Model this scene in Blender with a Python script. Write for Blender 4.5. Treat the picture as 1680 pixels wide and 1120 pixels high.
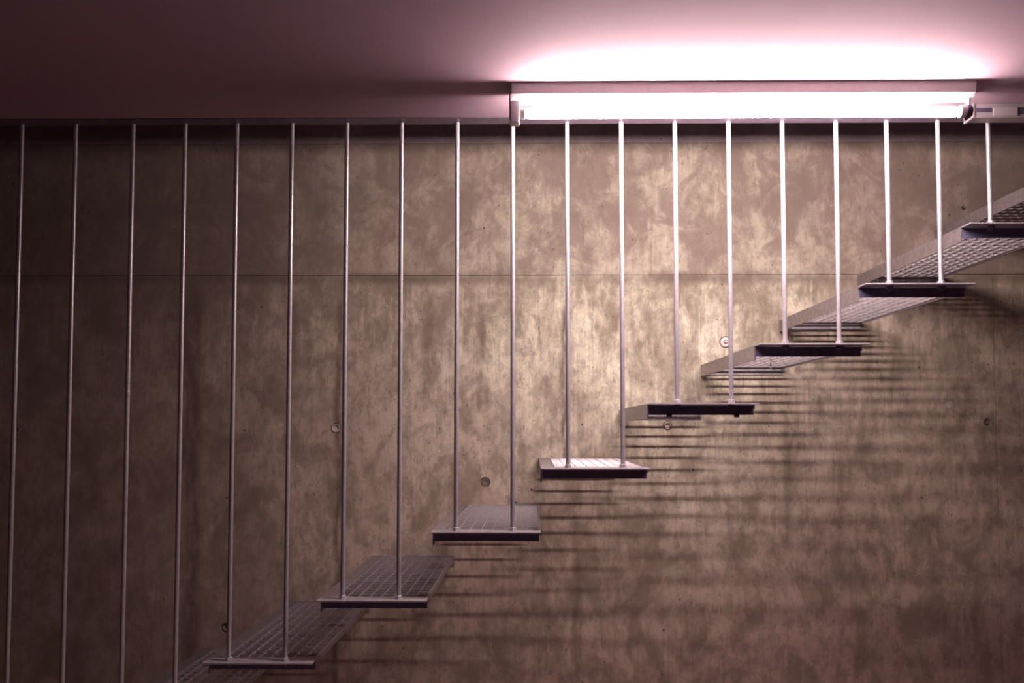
import bpy, bmesh, math, random
from mathutils import Vector, Matrix

random.seed(7)
for o in list(bpy.data.objects):
    bpy.data.objects.remove(o)
sc = bpy.context.scene
COL = sc.collection

# ------------------------------------------------------------------ camera
F_PX = 1450.0
PITCH = math.radians(2.764)
YAW = math.radians(0.7)              # turned slightly to the left
PPX, PPY = 858.3, 630.0              # principal point (the photo is a crop)
cam_d = bpy.data.cameras.new('camera')
cam = bpy.data.objects.new('camera', cam_d)
COL.objects.link(cam)
cam_d.sensor_fit = 'HORIZONTAL'
cam_d.sensor_width = 36.0
cam_d.lens = 36.0 * F_PX / 1680.0
cam_d.shift_x = (840 - PPX) / 1680.0
cam_d.shift_y = (PPY - 560) / 1680.0
cam_d.clip_start = 0.05
cam.rotation_euler = (math.pi / 2 + PITCH, 0, YAW)
sc.camera = cam
CAM_R = Matrix.Rotation(YAW, 3, 'Z') @ Matrix.Rotation(math.pi / 2 + PITCH, 3, 'X')


def at(px, py, Y):
    """point on the upright plane at depth Y that shows at photo pixel px, py"""
    d = CAM_R @ Vector(((px - PPX) / F_PX, -(py - PPY) / F_PX, -1.0))
    return d * (Y / d.y)


# ------------------------------------------------------------------ light
w = bpy.data.worlds.new('world')
sc.world = w
w.use_nodes = True
bgn = w.node_tree.nodes['Background']
bgn.inputs[0].default_value = (1.0, 0.45, 0.62, 1)
bgn.inputs[1].default_value = 0.0025
sc.view_settings.view_transform = 'Standard'
sc.view_settings.look = 'None'
sc.view_settings.exposure = 0.0
sc.view_settings.gamma = 1.0
sc.view_settings.use_curve_mapping = False
TUBE_STRENGTH = 265.0
TUBE_COLOR = (1.0, 0.80, 0.79)


# ------------------------------------------------------------------ nodes
def mat(name):
    m = bpy.data.materials.new(name)
    m.use_nodes = True
    nt = m.node_tree
    return m, nt, nt.nodes['Principled BSDF']


class G:
    """small helper to write shader graphs"""
    def __init__(s, nt): s.nt = nt; s.n = nt.nodes; s.l = nt.links

    def put(s, sock, v):
        if isinstance(v, bpy.types.NodeSocket): s.l.new(v, sock)
        elif v is not None: sock.default_value = v

    def math(s, op, a, b=None, c=None, clamp=False):
        n = s.n.new('ShaderNodeMath'); n.operation = op; n.use_clamp = clamp
        s.put(n.inputs[0], a); s.put(n.inputs[1], b)
        if c is not None: s.put(n.inputs[2], c)
        return n.outputs[0]

    def pos(s, scale=(1, 1, 1), loc=(0, 0, 0)):
        g = s.n.new('ShaderNodeNewGeometry')
        m = s.n.new('ShaderNodeMapping')
        m.inputs['Scale'].default_value = scale
        m.inputs['Location'].default_value = loc
        s.l.new(g.outputs['Position'], m.inputs['Vector'])
        return m.outputs[0]

    def noise(s, v, scale, detail=4, rough=0.55, dist=0.0):
        n = s.n.new('ShaderNodeTexNoise')
        n.inputs['Scale'].default_value = scale
        n.inputs['Detail'].default_value = detail
        n.inputs['Roughness'].default_value = rough
        n.inputs['Distortion'].default_value = dist
        s.l.new(v, n.inputs['Vector'])
        return n.outputs['Fac']

    def rng(s, v, a, b, c=0.0, d=1.0, smooth=True):
        n = s.n.new('ShaderNodeMapRange')
        n.interpolation_type = 'SMOOTHSTEP' if smooth else 'LINEAR'
        s.put(n.inputs[0], v)
        n.inputs[1].default_value = a; n.inputs[2].default_value = b
        n.inputs[3].default_value = c; n.inputs[4].default_value = d
        return n.outputs[0]

    def mix(s, f, a, b, mode='MIX'):
        n = s.n.new('ShaderNodeMix'); n.data_type = 'RGBA'; n.blend_type = mode
        n.clamp_factor = True
        s.put(n.inputs[0], f)
        s.put(n.inputs[6], a if isinstance(a, bpy.types.NodeSocket) else tuple(a) + (1,))
        s.put(n.inputs[7], b if isinstance(b, bpy.types.NodeSocket) else tuple(b) + (1,))
        return n.outputs[2]

    def xyz(s):
        g = s.n.new('ShaderNodeNewGeometry'); x = s.n.new('ShaderNodeSeparateXYZ')
        s.l.new(g.outputs['Position'], x.inputs[0])
        return x.outputs

    def bump(s, h, strength, dist, normal=None):
        b = s.n.new('ShaderNodeBump')
        b.inputs['Strength'].default_value = strength
        b.inputs['Distance'].default_value = dist
        s.l.new(h, b.inputs['Height'])
        if normal is not None: s.l.new(normal, b.inputs['Normal'])
        return b.outputs[0]


JOINT_Z = at(840, 451, 3.23).z
BAND_Z = at(840, 235, 3.23).z      # the strip above this joint is darker concrete


def concrete():
    m, nt, b = mat('cast_concrete')
    g = G(nt)
    x, y, z = g.xyz()
    # overall tone: warm tan to brown in soft clouds
    cloud = g.noise(g.pos((1.0, 1, 0.7), (3, 0, 1)), 1.1, 3, 0.5)
    col = g.mix(g.rng(cloud, 0.35, 0.68), (0.58, 0.44, 0.39), (0.72, 0.59, 0.48))
    # yellow-green tint and paler middle: the lit centre painted into the colour
    dx = g.math('SUBTRACT', x, 0.42); dz = g.math('SUBTRACT', z, 0.33)
    r = g.math('SQRT', g.math('ADD', g.math('MULTIPLY', dx, dx), g.math('MULTIPLY', g.math('MULTIPLY', dz, dz), 1.6)))
    tint_n = g.noise(g.pos((2.6, 1, 1.0), (7, 0, 0)), 1.7, 5, 0.6)
    wide = g.math('MULTIPLY', g.rng(r, 0.2, 1.9, 0.75, 0.0), g.rng(tint_n, 0.2, 0.55, 0.4, 1.0))
    col = g.mix(wide, col, (0.63, 0.585, 0.44))
    mask = g.rng(r, 0.10, 1.15, 1.0, 0.0)
    tint = g.math('MULTIPLY', mask, g.rng(tint_n, 0.15, 0.6), clamp=True)
    col = g.mix(tint, col, (0.95, 0.90, 0.70))
    gr = g.noise(g.pos((3.0, 1, 1.4), (1, 0, 9)), 4.5, 5, 0.65)
    col = g.mix(g.math('MULTIPLY', g.rng(gr, 0.56, 0.70), 0.45), col, (0.42, 0.43, 0.27))
    # mottling
    mott = g.noise(g.pos((1.25, 1, 0.9), (0, 0, 5)), 5.5, 9, 0.66, 0.5)
    col = g.mix(g.rng(mott, 0.36, 0.58, 0.64, 0.0), col, (0.20, 0.15, 0.115))
    m2 = g.noise(g.pos((1.1, 1, 0.8), (6, 0, 5)), 17, 8, 0.7, 0.3)
    col = g.mix(g.rng(m2, 0.38, 0.56, 0.42, 0.0), col, (0.20, 0.155, 0.115))
    m3 = g.noise(g.pos((2.2, 1, 0.8), (6, 0, 8)), 26, 6, 0.75, 0.2)
    col = g.mix(g.rng(m3, 0.52, 0.66, 0.0, 0.50), col, (0.20, 0.16, 0.11))
    # vertical water streaks
    st = g.noise(g.pos((9, 1, 0.9), (2, 0, 0)), 1.6, 6, 0.62, 0.3)
    col = g.mix(g.rng(st, 0.52, 0.78, 0.0, 0.42), col, (0.20, 0.15, 0.115))
    fine_st = g.noise(g.pos((60, 1, 3.0)), 1.5, 3, 0.6)
    col = g.mix(g.rng(fine_st, 0.45, 0.75, 0.0, 0.26), col, (0.22, 0.165, 0.13))
    # upper lift: mottled concrete, with its dimmer light painted in as darkening
    up = g.rng(z, JOINT_Z - 0.02, JOINT_Z + 0.02)
    blot = g.noise(g.pos((1.5, 1, 1.3), (4, 0, 2)), 4.2, 8, 0.66, 0.7)
    col = g.mix(g.math('MULTIPLY', up, g.rng(blot, 0.43, 0.57, 0.38, 0.84)), col, (0.26, 0.195, 0.165))
    # runs under the joint, ragged lower end
    rag = g.noise(g.pos((5.5, 1, 0.6), (9, 0, 3)), 2.2, 6, 0.7, 0.4)
    below = g.math('SUBTRACT', JOINT_Z, z)
    reach = g.rng(rag, 0.36, 0.70, 0.02, 0.52, False)
    run = g.math('DIVIDE', below, reach)
    runm = g.math('MULTIPLY', g.rng(run, 0.55, 1.05, 1.0, 0.0), g.rng(below, 0.0, 0.02))
    edge = g.noise(g.pos((1.6, 1, 0.9), (5, 2, 1)), 9, 9, 0.72)
    col = g.mix(g.math('MULTIPLY', runm, g.rng(edge, 0.38, 0.60, 0.10, 0.66)), col, (0.25, 0.20, 0.145))
    # stained joint line
    jw = g.math('ABSOLUTE', g.math('ADD', g.math('SUBTRACT', z, JOINT_Z), 0.012))
    jn = g.noise(g.pos((1.2, 1, 1)), 2.4, 4, 0.6)
    col = g.mix(g.math('MULTIPLY', g.rng(jw, 0.004, 0.036, 0.8, 0.0), g.rng(jn, 0.35, 0.6, 0.3, 1.0)), col, (0.16, 0.12, 0.09))
    # single long stains with their own place on the wall
    for (px, half, z0, z1, s) in ((318, .050, -1.3, .56, .60), (303, .018, -.2, .5, .5), (556, .024, -1.1, .5, .52),
                                  (700, .040, .02, .5, .35), (790, .020, .0, .5, .30), (925, .020, -.2, .45, .50),
                                  (945, .030, -1.2, -.2, .32), (1375, .04, -.6, .0, .25), (1108, .015, .1, .5, .35),
                                  (1290, .03, -.5, .1, .30), (480, .03, .15, .5, .4)):
        X = at(px, 700, 3.23).x
        wob = g.noise(g.pos((0.4, 1, 1), (px * .01, 0, 0)), 5, 5, 0.65)
        d = g.math('ABSOLUTE', g.math('ADD', g.math('SUBTRACT', x, X), g.math('MULTIPLY', g.math('SUBTRACT', wob, 0.5), 0.06)))
        k = g.rng(d, 0.0, half, 1.0, 0.0)
        k = g.math('MULTIPLY', k, g.rng(z, z0, z0 + .12))
        k = g.math('MULTIPLY', k, g.rng(z, z1 - .06, z1, 1.0, 0.0))
        br = g.noise(g.pos((14, 1, 4), (px, 0, 0)), 1.5, 7, 0.75)
        k = g.math('MULTIPLY', k, g.rng(br, 0.36, 0.56, s * .5, min(.95, s * 1.8)))
        col = g.mix(k, col, (0.15, 0.11, 0.08))
    col = g.mix(g.rng(z, BAND_Z - .002, BAND_Z + .002, 0.0, 0.45), col, (0.50, 0.40, 0.50))
    # light falloff and lens vignetting painted at far left: ragged, darker, browner
    falloff_n = g.noise(g.pos((1.0, 1, 0.5), (11, 0, 4)), 2.0, 7, 0.65, 0.5)
    falloff = g.rng(g.math('ADD', x, g.math('MULTIPLY', g.math('SUBTRACT', falloff_n, 0.5), 1.6)), -1.35, -0.55, 0.55, 0.0)
    col = g.mix(falloff, col, (0.17, 0.11, 0.10))
    # aggregate grain
    grain = g.noise(g.pos((1, 1, 1)), 75, 4, 0.7)
    col = g.mix(g.rng(grain, 0.3, 0.7, 0.22, 0.0), col, (0.22, 0.17, 0.14))
    # small blow holes
    v = nt.nodes.new('ShaderNodeTexVoronoi'); v.inputs['Scale'].default_value = 17
    g.l.new(g.pos((1, 1, 0.8)), v.inputs['Vector'])
    sx = nt.nodes.new('ShaderNodeSeparateColor'); g.l.new(v.outputs['Color'], sx.inputs[0])
    pit = g.math('MULTIPLY', g.rng(v.outputs['Distance'], 0.03, 0.085, 1.0, 0.0), g.math('GREATER_THAN', sx.outputs[0], 0.80))
    v2 = nt.nodes.new('ShaderNodeTexVoronoi'); v2.inputs['Scale'].default_value = 55
    g.l.new(g.pos((1, 1, 0.7)), v2.inputs['Vector'])
    s2 = nt.nodes.new('ShaderNodeSeparateColor'); g.l.new(v2.outputs['Color'], s2.inputs[0])
    pit2 = g.math('MULTIPLY', g.rng(v2.outputs['Distance'], 0.05, 0.17, 0.8, 0.0), g.math('GREATER_THAN', s2.outputs[0], 0.86))
    pits = g.math('MAXIMUM', pit, pit2)
    col = g.mix(pits, col, (0.10, 0.07, 0.06))
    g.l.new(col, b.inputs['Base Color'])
    b.inputs['Roughness'].default_value = 0.85
    b.inputs['Specular IOR Level'].default_value = 0.25
    h = g.math('ADD', g.math('MULTIPLY', mott, 0.5), g.math('MULTIPLY', grain, 0.2))
    h = g.math('SUBTRACT', h, g.math('MULTIPLY', pits, 0.8))
    h = g.math('ADD', h, g.math('MULTIPLY', fine_st, 0.15))
    g.l.new(g.bump(h, 0.45, 0.004), b.inputs['Normal'])
    return m


def painted(name, base, dark, scale=3.0, rough=0.8, spec=0.2):
    m, nt, b = mat(name)
    g = G(nt)
    n = g.noise(g.pos((1, 0.6, 1)), scale, 5, 0.6)
    n2 = g.noise(g.pos(), 220, 2, 0.5)
    col = g.mix(g.rng(n, 0.3, 0.75), base, dark)
    g.l.new(col, b.inputs['Base Color'])
    b.inputs['Roughness'].default_value = rough
    b.inputs['Specular IOR Level'].default_value = spec
    g.l.new(g.bump(n2, 0.15, 0.001), b.inputs['Normal'])
    return m


def steel(name, base, rough, metal, spangle=0.25, scale=60):
    m, nt, b = mat(name)
    g = G(nt)
    n = g.noise(g.pos((1, 1, 1)), scale, 4, 0.6)
    v = nt.nodes.new('ShaderNodeTexVoronoi'); v.inputs['Scale'].default_value = scale * 1.6
    g.l.new(g.pos(), v.inputs['Vector'])
    sp = nt.nodes.new('ShaderNodeSeparateColor'); g.l.new(v.outputs['Color'], sp.inputs[0])
    k = g.math('ADD', g.math('MULTIPLY', sp.outputs[0], 0.4), g.math('MULTIPLY', n, 0.6))
    col = g.mix(g.rng(k, 0.25, 0.75), tuple(c * (1 - spangle) for c in base), base)
    g.l.new(col, b.inputs['Base Color'])
    b.inputs['Metallic'].default_value = metal
    g.l.new(g.rng(n, 0.3, 0.7, rough - .06, rough + .08), b.inputs['Roughness'])
    g.l.new(g.bump(n, 0.1, 0.001), b.inputs['Normal'])
    return m


def plastic(name, base, rough=0.4):
    m, nt, b = mat(name)
    g = G(nt)
    n = g.noise(g.pos(), 90, 3, 0.6)
    g.l.new(g.mix(g.rng(n, 0.3, 0.7), tuple(c * .93 for c in base), base), b.inputs['Base Color'])
    b.inputs['Roughness'].default_value = rough
    return m


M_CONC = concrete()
M_CEIL = painted('ceiling_paint', (0.345, 0.24, 0.285), (0.32, 0.22, 0.26), rough=0.85, spec=0.1)
M_FLOOR = painted('floor_screed', (0.54, 0.34, 0.33), (0.44, 0.28, 0.27))
M_STEEL = steel('galvanised_steel', (0.50, 0.46, 0.49), 0.42, 0.8)
M_TRIM = steel('edge_steel', (0.15, 0.11, 0.15), 0.5, 0.3)
M_FLANGE = steel('flange_steel', (0.54, 0.50, 0.55), 0.40, 0.5)
M_ROD = steel('rod_steel', (0.62, 0.58, 0.62), 0.36, 0.6, 0.12, 90)
M_GRATE = steel('grating_steel', (0.50, 0.46, 0.47), 0.40, 0.5, 0.2, 120)
M_DARK = steel('shaded_steel', (0.15, 0.13, 0.24), 0.5, 0.1, 0.2)  # steel under the flange, with that shade put into its colour
M_PLUG = painted('mortar_plug', (0.60, 0.50, 0.46), (0.40, 0.33, 0.30), 40)
M_PLUGD = painted('dark_plug', (0.24, 0.19, 0.17), (0.16, 0.12, 0.11), 40)
M_PALE = painted('pale_plug', (0.9, 0.8, 0.78), (0.75, 0.65, 0.62), 40)
M_WHITE = plastic('lamp_white_enamel', (0.80, 0.76, 0.76))
M_GREY = plastic('lamp_grey_enamel', (0.26, 0.215, 0.225))
M_PALEGREY = plastic('lamp_pale_grey_enamel', (0.34, 0.29, 0.30))
M_BLACK = plastic('dark_plastic', (0.06, 0.045, 0.08), 0.35)


def tube_material():
    m = bpy.data.materials.new('glowing_tube')
    m.use_nodes = True
    nt = m.node_tree; nt.nodes.clear()
    g = G(nt)
    out = nt.nodes.new('ShaderNodeOutputMaterial'); e = nt.nodes.new('ShaderNodeEmission')
    e.inputs[0].default_value = TUBE_COLOR + (1,)
    # the phosphor is a little dimmer beside the two electrodes
    tc = nt.nodes.new('ShaderNodeTexCoord'); sx = nt.nodes.new('ShaderNodeSeparateXYZ')
    nt.links.new(tc.outputs['Generated'], sx.inputs[0])
    d = g.math('ABSOLUTE', g.math('SUBTRACT', sx.outputs[0], 0.5))
    g.l.new(g.rng(d, 0.44, 0.5, TUBE_STRENGTH, TUBE_STRENGTH * .45), e.inputs[1])
    nt.links.new(e.outputs[0], out.inputs[0])
    return m


M_TUBE = tube_material()


# ------------------------------------------------------------------ mesh helpers
def box(bm, x0, x1, y0, y1, z0, z1, bev=0.0):
    vs = [bm.verts.new((x, y, z)) for x in (x0, x1) for y in (y0, y1) for z in (z0, z1)]
    f = [(0, 1, 3, 2), (4, 6, 7, 5), (0, 4, 5, 1), (2, 3, 7, 6), (0, 2, 6, 4), (1, 5, 7, 3)]
    fs = [bm.faces.new([vs[i] for i in q]) for q in f]
    if bev:
        es = list({e for q in fs for e in q.edges})
        bmesh.ops.bevel(bm, geom=es, offset=bev, segments=2, profile=0.6, affect='EDGES')


def ring_stack(bm, prof, axis, c=(0, 0, 0), n=20, cap0=True, cap1=True):
    """profile of (position along axis, radius)"""
    rings = []
    for t, r in prof:
        ring = []
        for k in range(n):
            a = 2 * math.pi * (k + .5) / n
            u, v = r * math.cos(a), r * math.sin(a)
            p = {'x': (t, u, v), 'y': (u, t, v), 'z': (u, v, t)}[axis]
            ring.append(bm.verts.new((p[0] + c[0], p[1] + c[1], p[2] + c[2])))
        rings.append(ring)
    for a, b in zip(rings, rings[1:]):
        for k in range(n):
            bm.faces.new((a[k], a[(k + 1) % n], b[(k + 1) % n], b[k]))
    if cap0: bm.faces.new(rings[0])
    if cap1: bm.faces.new(rings[-1])


def mesh(name, bm, m, smooth=False):
    bmesh.ops.recalc_face_normals(bm, faces=bm.faces)
    me = bpy.data.meshes.new(name)
    bm.to_mesh(me); bm.free()
    me.materials.append(m)
    if smooth:
        me.shade_smooth()
        me.set_sharp_from_angle(angle=math.radians(40))
    return me


def obj(name, me, parent=None, loc=(0, 0, 0), label=None):
    o = bpy.data.objects.new(name, me)
    COL.objects.link(o)
    o.location = loc
    if parent is not None: o.parent = parent
    if label: o['label'] = label
    return o


def thing(name, label, cat, loc, group=None):
    o = bpy.data.objects.new(name, None)
    COL.objects.link(o)
    o.location = loc
    o.empty_display_size = 0.05
    o['label'] = label; o['category'] = cat
    if group: o['group'] = group
    return o


def struct(o):
    o['kind'] = 'structure'
    return o


# ------------------------------------------------------------------ the setting
WALL_Y = 3.23
CEIL_Z = 0.842
PLATE_Y = 2.44       # upright front plate of each tread
FLANGE_Y = 2.385     # front edge of each tread's top flange
ROD_Y = 2.412
FLOOR_Z = -1.55
EDGE_Y = 2.368       # end of the ceiling slab

XJ = at(1640, 900, WALL_Y).x
# solid core of the wall, behind the cast faces
bm = bmesh.new(); box(bm, -4.2, 4.2, WALL_Y + 0.06, WALL_Y + 0.30, FLOOR_Z, 2.6)
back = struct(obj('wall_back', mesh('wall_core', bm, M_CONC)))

# tie holes: (px, py, radius, depth, plug)
HOLES = [(551, 702, .0200, .006, 'ring'), (580, 701, .0205, .0016, 'flat'), (796, 791, .0195, .009, 'cone'),
         (1190, 561, .0225, .010, 'bolt'), (1095, 698, .0170, .014, 'ring'), (370, 1030, .0195, .016, 'cone'),
         (1620, 692, .0140, .014, 'cone'), (1581, 341, .0085, .014, 'none'), (27, 705, .0180, .012, 'ring'),
         (1558, 663, .0160, .0015, 'flat')]


def panel(x0, x1, z0, z1, bev=0.004):
    bm = bmesh.new(); box(bm, x0, x1, WALL_Y, WALL_Y + 0.07, z0, z1, bev)
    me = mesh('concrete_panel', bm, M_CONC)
    o = obj('concrete_panel', me, back)
    cut = bmesh.new(); k = 0
    for (px, py, r, d, kind) in HOLES:
        p = at(px, py, WALL_Y)
        if x0 < p.x < x1 and z0 < p.z < z1:
            ring_stack(cut, [(-.02, r), (d * .4, r * .97), (d, r * .86)], 'y', (p.x, WALL_Y, p.z), 28)
            k += 1
    if k:
        co = obj('cutter', mesh('cutter', cut, M_CONC))
        md = o.modifiers.new('holes', 'BOOLEAN'); md.object = co; md.operation = 'DIFFERENCE'; md.solver = 'EXACT'
        dg = bpy.context.evaluated_depsgraph_get()
        new = bpy.data.meshes.new_from_object(o.evaluated_get(dg))
        o.modifiers.clear(); o.data = new
        bpy.data.objects.remove(co)
    else:
        cut.free()
    return o


GAP = 0.0006
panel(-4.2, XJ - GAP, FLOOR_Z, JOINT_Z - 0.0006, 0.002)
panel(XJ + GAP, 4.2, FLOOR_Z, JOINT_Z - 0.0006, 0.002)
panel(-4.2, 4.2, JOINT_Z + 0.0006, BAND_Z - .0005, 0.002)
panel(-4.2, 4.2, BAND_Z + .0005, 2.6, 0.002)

for (px, py, r, d, kind) in HOLES:
    p = at(px, py, WALL_Y)
    bm = bmesh.new()
    if kind == 'ring':
        ring_stack(bm, [(d, r * .80), (-.0015, r * .80), (-.0025, r * .72), (-.001, r * .56), (d * .55, r * .50), (d * .6, r * .48)],
                   'y', n=28, cap0=False, cap1=True)
    elif kind == 'cone':
        ring_stack(bm, [(d, r * .82), (d * .35, r * .66), (d * .30, r * .55), (d * .60, r * .36), (d * .65, r * .33)], 'y', n=28,
                   cap0=False, cap1=True)
    elif kind == 'bolt':
        ring_stack(bm, [(d, r * .84), (-.004, r * .80), (-.006, r * .70), (-.006, r * .36), (.003, r * .33)], 'y', n=28,
                   cap0=False, cap1=True)
        ring_stack(bm, [(.004, r * .24), (-.016, r * .22), (-.019, r * .14)], 'y', n=12)
    elif kind == 'flat':
        ring_stack(bm, [(d, r * .90), (.0002, r * .88), (-.0003, r * .80)], 'y', n=28, cap0=False)
    else:
        ring_stack(bm, [(d, r * .4), (-.004, r * .35), (-.006, r * .2)], 'y', n=12)
    o = obj('tie_hole_plug', mesh('tie_hole_plug', bm, {'none': M_STEEL, 'bolt': M_PALE, 'cone': M_PLUGD}.get(kind, M_PLUG), True), back, (p.x, WALL_Y, p.z))

# ceiling slab
bm = bmesh.new(); box(bm, -4.2, 4.2, -2.4, EDGE_Y, CEIL_Z, CEIL_Z + 0.22, 0.003)
struct(obj('ceiling', mesh('ceiling', bm, M_CEIL)))
# floor
bm = bmesh.new(); box(bm, -4.2, 4.2, -2.4, WALL_Y, FLOOR_Z - 0.12, FLOOR_Z)
struct(obj('floor', mesh('floor', bm, M_FLOOR)))
# steel angle along the slab edge; the rods hang from it
bm = bmesh.new()
box(bm, -4.2, 4.2, EDGE_Y + .003, 2.424, CEIL_Z, CEIL_Z + .006)
box(bm, -4.2, 4.2, EDGE_Y + .003, EDGE_Y + .009, CEIL_Z + .006, CEIL_Z + .06)
struct(obj('trim_1', mesh('edge_angle', bm, M_TRIM)))

# ------------------------------------------------------------------ treads
W = 0.2965
PITCH_Y = 0.0412
COLS = 8
Y0G, Y1G = PLATE_Y + .006, WALL_Y - .018
BAR_H = 0.0072

# part meshes, origin at the left front top corner of the flange (x=0, y=FLANGE_Y)
bm = bmesh.new()
box(bm, 0, W, 0, PLATE_Y - FLANGE_Y + .004, -.004, 0, .0008)
ME_FLANGE = mesh('top_flange', bm, M_FLANGE)
bm = bmesh.new()
box(bm, .0045, W - .0045, PLATE_Y - FLANGE_Y, PLATE_Y - FLANGE_Y + .005, -.031, -.0045, .0006)
ME_FRONT = mesh('front_plate', bm, M_DARK)
L = WALL_Y - FLANGE_Y
bm = bmesh.new()
box(bm, 0, .004, PLATE_Y - FLANGE_Y, L - .004, -.042, 0, .0006)
box(bm, .004, .036, PLATE_Y - FLANGE_Y + .005, L - .004, -.004, 0)
ME_LEFT = mesh('side_angle', bm, M_STEEL)
bm = bmesh.new()
box(bm, W - .004, W, PLATE_Y - FLANGE_Y, L - .004, -.015, -.001, .0006)
ME_RIGHT = mesh('side_plate', bm, M_STEEL)
bm = bmesh.new()
box(bm, .001, W - .001, L - .004, L + .004, -.038, -.001, .001)
ME_WALLP = mesh('wall_plate', bm, M_STEEL)
GX0, GX1 = .038, W - .005
GY0, GY1 = PLATE_Y - FLANGE_Y + .008, L - .012
bm = bmesh.new()
for a in (GY0, GY1 - .003):
    box(bm, GX0, GX1, a, a + .003, -.002 - BAR_H, -.001)
for a in (GX0, GX1 - .003):
    box(bm, a, a + .003, GY0 + .003, GY1 - .003, -.002 - BAR_H, -.001)
ME_GFRAME = mesh('grating', bm, M_GRATE)


def bar(along_x, a, b):
    """flat bar on edge with eased top corners"""
    prof = [(-.0011, -BAR_H), (-.0011, -.0011), (-.0005, 0), (.0006, 0), (.0011, -.0008), (.0011, -BAR_H)]
    bm = bmesh.new()
    if along_x:
        e0 = [bm.verts.new((a, u, v)) for u, v in prof]; e1 = [bm.verts.new((b, u, v)) for u, v in prof]
    else:
        e0 = [bm.verts.new((u, a, v)) for u, v in prof]; e1 = [bm.verts.new((u, b, v)) for u, v in prof]
    n = len(prof)
    for k in range(n):
        bm.faces.new((e0[k], e0[(k + 1) % n], e1[(k + 1) % n], e1[k]))
    bm.faces.new(e0); bm.faces.new(e1)
    return bm


ME_BEAR = mesh('bearing_bar', bar(True, GX0 + .003, GX1 - .003), M_GRATE)
ME_CROSS = mesh('cross_bar', bar(False, GY0 + .003, GY1 - .003), M_GRATE)

# left corner of each tread's front edge in the photograph
TREADS = [(-45, 1297, 'steel grating tread just below the bottom edge, carrying the two leftmost rods'),
          (143, 1191, 'steel grating tread cut by the bottom edge at lower left, only its far end showing'),
          (330, 1087.5, 'lowest fully visible steel grating tread, in the dim lower left corner'),
          (518, 985, 'dim steel grating tread seen from above with fine bars, second above the bottom edge'),
          (706, 872.5, 'steel grating tread with large pale cells showing on top, right below the grey tie hole'),
          (887, 768, 'brightly lit steel grating tread, the highest one whose top is visible'),
          (1066, 661, 'steel grating tread at eye level showing only its dark front edge'),
          (1246, 563, 'steel grating tread seen from below, right and just above the eye-level tread'),
          (1420, 464, 'steel grating tread seen from below with pale zigzag grid, under the tube\'s right end'),
          (1592, 364.5, 'shadowy steel grating tread cut by the right edge, highest with its front in view'),
          (1764, 265, 'topmost steel tread at upper right, only its long left side plate in view')]
tread_at = []
for i, (px, py, lab) in enumerate(TREADS):
    p = at(px, py, FLANGE_Y)
    tread_at.append(p)
    t = thing('stair_tread', lab, 'stair tread', (p.x, FLANGE_Y, p.z), 'cantilevered grating treads of the stair')
    obj('top_flange', ME_FLANGE, t)
    obj('front_plate', ME_FRONT, t, label='dark front plate')
    obj('side_angle', ME_LEFT, t)
    obj('side_plate', ME_RIGHT, t)
    obj('wall_plate', ME_WALLP, t)
    gr = obj('grating', ME_GFRAME, t)
    nrow = int((GY1 - GY0) / PITCH_Y)
    for k in range(1, nrow + 1):
        y = GY1 + .012 - k * PITCH_Y
        if y > GY0 + .01:
            obj('bearing_bar', ME_BEAR, gr, (0, y, -.0015))
    for k in range(1, COLS):
        obj('cross_bar', ME_CROSS, gr, (GX0 + (GX1 - GX0) * k / COLS, 0, -.0013))
    if i == 7:
        bm = bmesh.new()
        ring_stack(bm, [(-.030, .0022), (0, .0022)], 'z', n=8)
        box(bm, -.002, .010, -.004, .004, -.002, .001)
        obj('grating_clip', mesh('grating_clip', bm, M_GRATE), t, (.142, .42, -.010), 'pale clip hanging under the grating')
    if i == 6:
        for cx in (.06, .245):
            bm = bmesh.new(); ring_stack(bm, [(-.008, .006), (-.006, .008), (.002, .008)], 'z', n=6)
            obj('bolt', mesh('bolt', bm, M_BLACK), t, (cx, .052, -.030))

# ------------------------------------------------------------------ rods
# (photo x at its foot, tread index, label)
RODS = [(11, 0, 'dim hanging rod closest to the left edge of the picture'),
        (102, 0, 'dim hanging rod, second from the left edge'),
        (199, 1, 'dim hanging rod, third from the left edge'),
        (287, 1, 'hanging rod, fourth from the left, ending at the bottom edge beside the lowest treads'),
        (375, 2, 'left hanging rod of the lowest fully visible tread, crossing a tie hole'),
        (468, 2, 'right hanging rod of the lowest fully visible tread'),
        (562, 3, 'left hanging rod of the dim fine-barred tread, passing between twin tie hole rings'),
        (654, 3, 'right hanging rod of the dim fine-barred tread'),
        (748, 4, 'left hanging rod of the large-celled tread, just left of the grey tie hole'),
        (841, 4, 'bright-topped hanging rod rising to the bracket at the tube\'s left end'),
        (932, 5, 'left hanging rod of the brightly lit tread'),
        (1022, 5, 'right hanging rod of the brightly lit tread'),
        (1111, 6, 'left hanging rod of the eye-level tread'),
        (1200, 6, 'right hanging rod of the eye-level tread, passing a pale bolt plug'),
        (1288, 7, 'left glowing rod of the tread just above eye level'),
        (1377, 7, 'right glowing rod of the tread just above eye level'),
        (1459, 8, 'left glowing rod of the zigzag-gridded tread'),
        (1544, 8, 'right glowing rod of the zigzag-gridded tread, near the tube\'s right end'),
        (1625, 9, 'short hanging rod closest to the right edge of the picture')]
ROD_R = 0.0062


def hexnut(bm, z0, z1, r):
    ring_stack(bm, [(z0, r), (z1 - .001, r), (z1, r * .86)], 'z', n=6)


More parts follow.
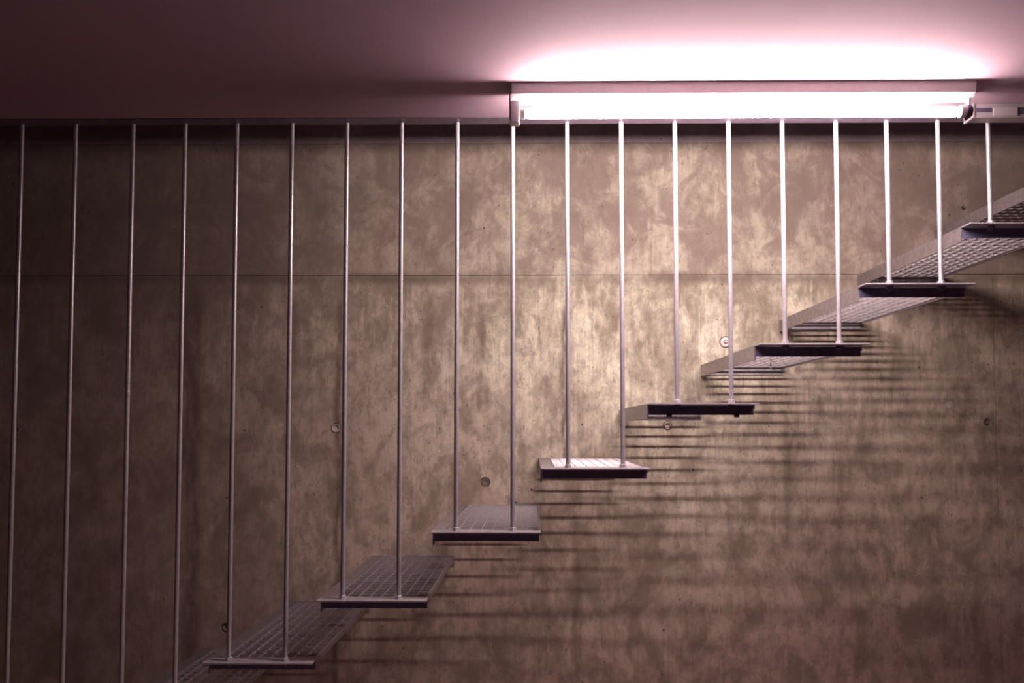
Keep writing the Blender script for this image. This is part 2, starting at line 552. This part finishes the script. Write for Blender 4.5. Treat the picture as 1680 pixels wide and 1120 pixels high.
bm = bmesh.new()
ring_stack(bm, [(0, .0105), (.0015, .0105)], 'z', n=20)
hexnut(bm, .0015, .0095, .0098)
ME_NUT = mesh('nut', bm, M_ROD)
bm = bmesh.new()
hexnut(bm, -.008, 0, .0105)
ring_stack(bm, [(-.013, .005), (-.008, .0056)], 'z', n=12)
ME_LNUT = mesh('lower_nut', bm, M_DARK)
for px, ti, lab in RODS:
    p0 = tread_at[ti]
    # foot pixel is read where the rod meets its flange (or at the frame's bottom edge)
    q = at(px, min(TREADS[ti][1], 1120), ROD_Y)
    h = CEIL_Z - p0.z
    t = thing('hanging_rod', lab, 'rod', (q.x, ROD_Y, p0.z), 'round steel rods between the treads and the ceiling')
    bm = bmesh.new(); ring_stack(bm, [(-.012, ROD_R), (h + .012, ROD_R)], 'z', n=20)
    obj('shaft', mesh('shaft', bm, M_ROD, True), t)
    obj('nut', ME_NUT, t, (0, 0, .0002))
    obj('lower_nut', ME_LNUT, t, (0, 0, -.0042), 'dark nut under the flange')

# ------------------------------------------------------------------ lamp
TY, TZ, TR = 2.16, 0.777, 0.0125
xl, xr = at(863, 177, TY).x, at(1572, 181, TY).x
lamp = thing('tube_lamp', 'glowing bare fluorescent tube lamp on a white batten under the ceiling', 'lamp', ((xl + xr) / 2, TY, CEIL_Z))
cx = (xl + xr) / 2
HL = (xr - xl) / 2
bm = bmesh.new()
ring_stack(bm, [(-HL, TR * .80), (-HL + .004, TR * .97), (-HL + .010, TR), (HL - .010, TR), (HL - .004, TR * .97), (HL, TR * .80)], 'x', n=24)
tube = obj('glass_tube', mesh('glass_tube', bm, M_TUBE, True), lamp, (0, 0, TZ - CEIL_Z), 'glowing white tube')
bm = bmesh.new()
prof = [(-.035, 0), (-.033, -.006), (-.029, -.026), (-.022, -.033), (.024, -.033), (.031, -.026), (.035, -.006), (.037, 0)]
e0 = [bm.verts.new((-HL - .035, y, z)) for y, z in prof]
e1 = [bm.verts.new((HL + .030, y, z)) for y, z in prof]
for k in range(len(prof) - 1):
    bm.faces.new((e0[k], e0[k + 1], e1[k + 1], e1[k]))
bm.faces.new(e0); bm.faces.new(e1)
obj('batten', mesh('batten', bm, M_WHITE), lamp)
# left lamp holder: rounded bracket with dark seam
bm = bmesh.new()
box(bm, -.012, .010, -.018, .020, -.093, -.037, .006)
lh = obj('lamp_holder', mesh('lamp_holder', bm, M_WHITE, True), lamp, (-HL - .026, 0, 0))
bm = bmesh.new(); box(bm, -.0015, .0015, -.0195, .021, -.088, -.020)
obj('seam_plate', mesh('seam_plate', bm, M_BLACK), lh, (-.0140, 0, 0), 'dark thin end plate')
bm = bmesh.new()
ring_stack(bm, [(-.014, TR * .95), (-.012, TR * 1.15), (-.004, TR * 1.15), (-.001, TR * .9)], 'x', n=20)
obj('end_cap', mesh('end_cap', bm, M_WHITE, True), lamp, (-HL, 0, TZ - CEIL_Z))
# right holder
bm = bmesh.new()
ring_stack(bm, [(.001, TR * .8), (.003, TR * 1.25), (.012, TR * 1.35), (.016, TR * 1.2)], 'x', n=20)
obj('end_cap', mesh('end_cap', bm, M_WHITE, True), lamp, (HL, 0, TZ - CEIL_Z))
bm = bmesh.new()
ring_stack(bm, [(.016, TR * 1.15), (.018, TR * 1.3), (.028, TR * 1.3), (.031, TR * 1.1)], 'x', n=20)
obj('collar', mesh('collar', bm, M_BLACK, True), lamp, (HL, 0, TZ - CEIL_Z), 'dark collar at the right end')

bm = bmesh.new(); box(bm, .022, .030, -.008, .008, .012, CEIL_Z - TZ - .030, .001)
obj('holder_stem', mesh('holder_stem', bm, M_WHITE), lamp, (HL, 0, TZ - CEIL_Z))

# next, unlit housing to the right, close to the slab edge
HY = 2.28
hx = at(1594, 180, HY).x
hous = thing('lamp_housing', 'unlit grey lamp housing with dark slots, right of the glowing tube', 'lamp housing', (hx, HY, CEIL_Z))
bm = bmesh.new(); box(bm, 0, .95, 0, .042, -.038, 0, .003)
obj('body', mesh('body', bm, M_GREY), hous)
bm = bmesh.new(); box(bm, .000, .008, -.003, .045, -.040, 0, .002)
obj('end_plate', mesh('end_plate', bm, M_GREY), hous)
for (a, b_, z0, z1) in ((.012, .053, -.024, -.013), (.120, .40, -.029, -.011)):
    bm = bmesh.new(); box(bm, a, b_, -.001, .006, z0, z1)
    obj('slot', mesh('slot', bm, M_BLACK), hous, label='dark slot')
bm = bmesh.new(); box(bm, .055, .118, -.0035, .004, -.034, -.012, .001)
obj('cover', mesh('cover', bm, M_PALEGREY), hous, label='pale cover between two slots')
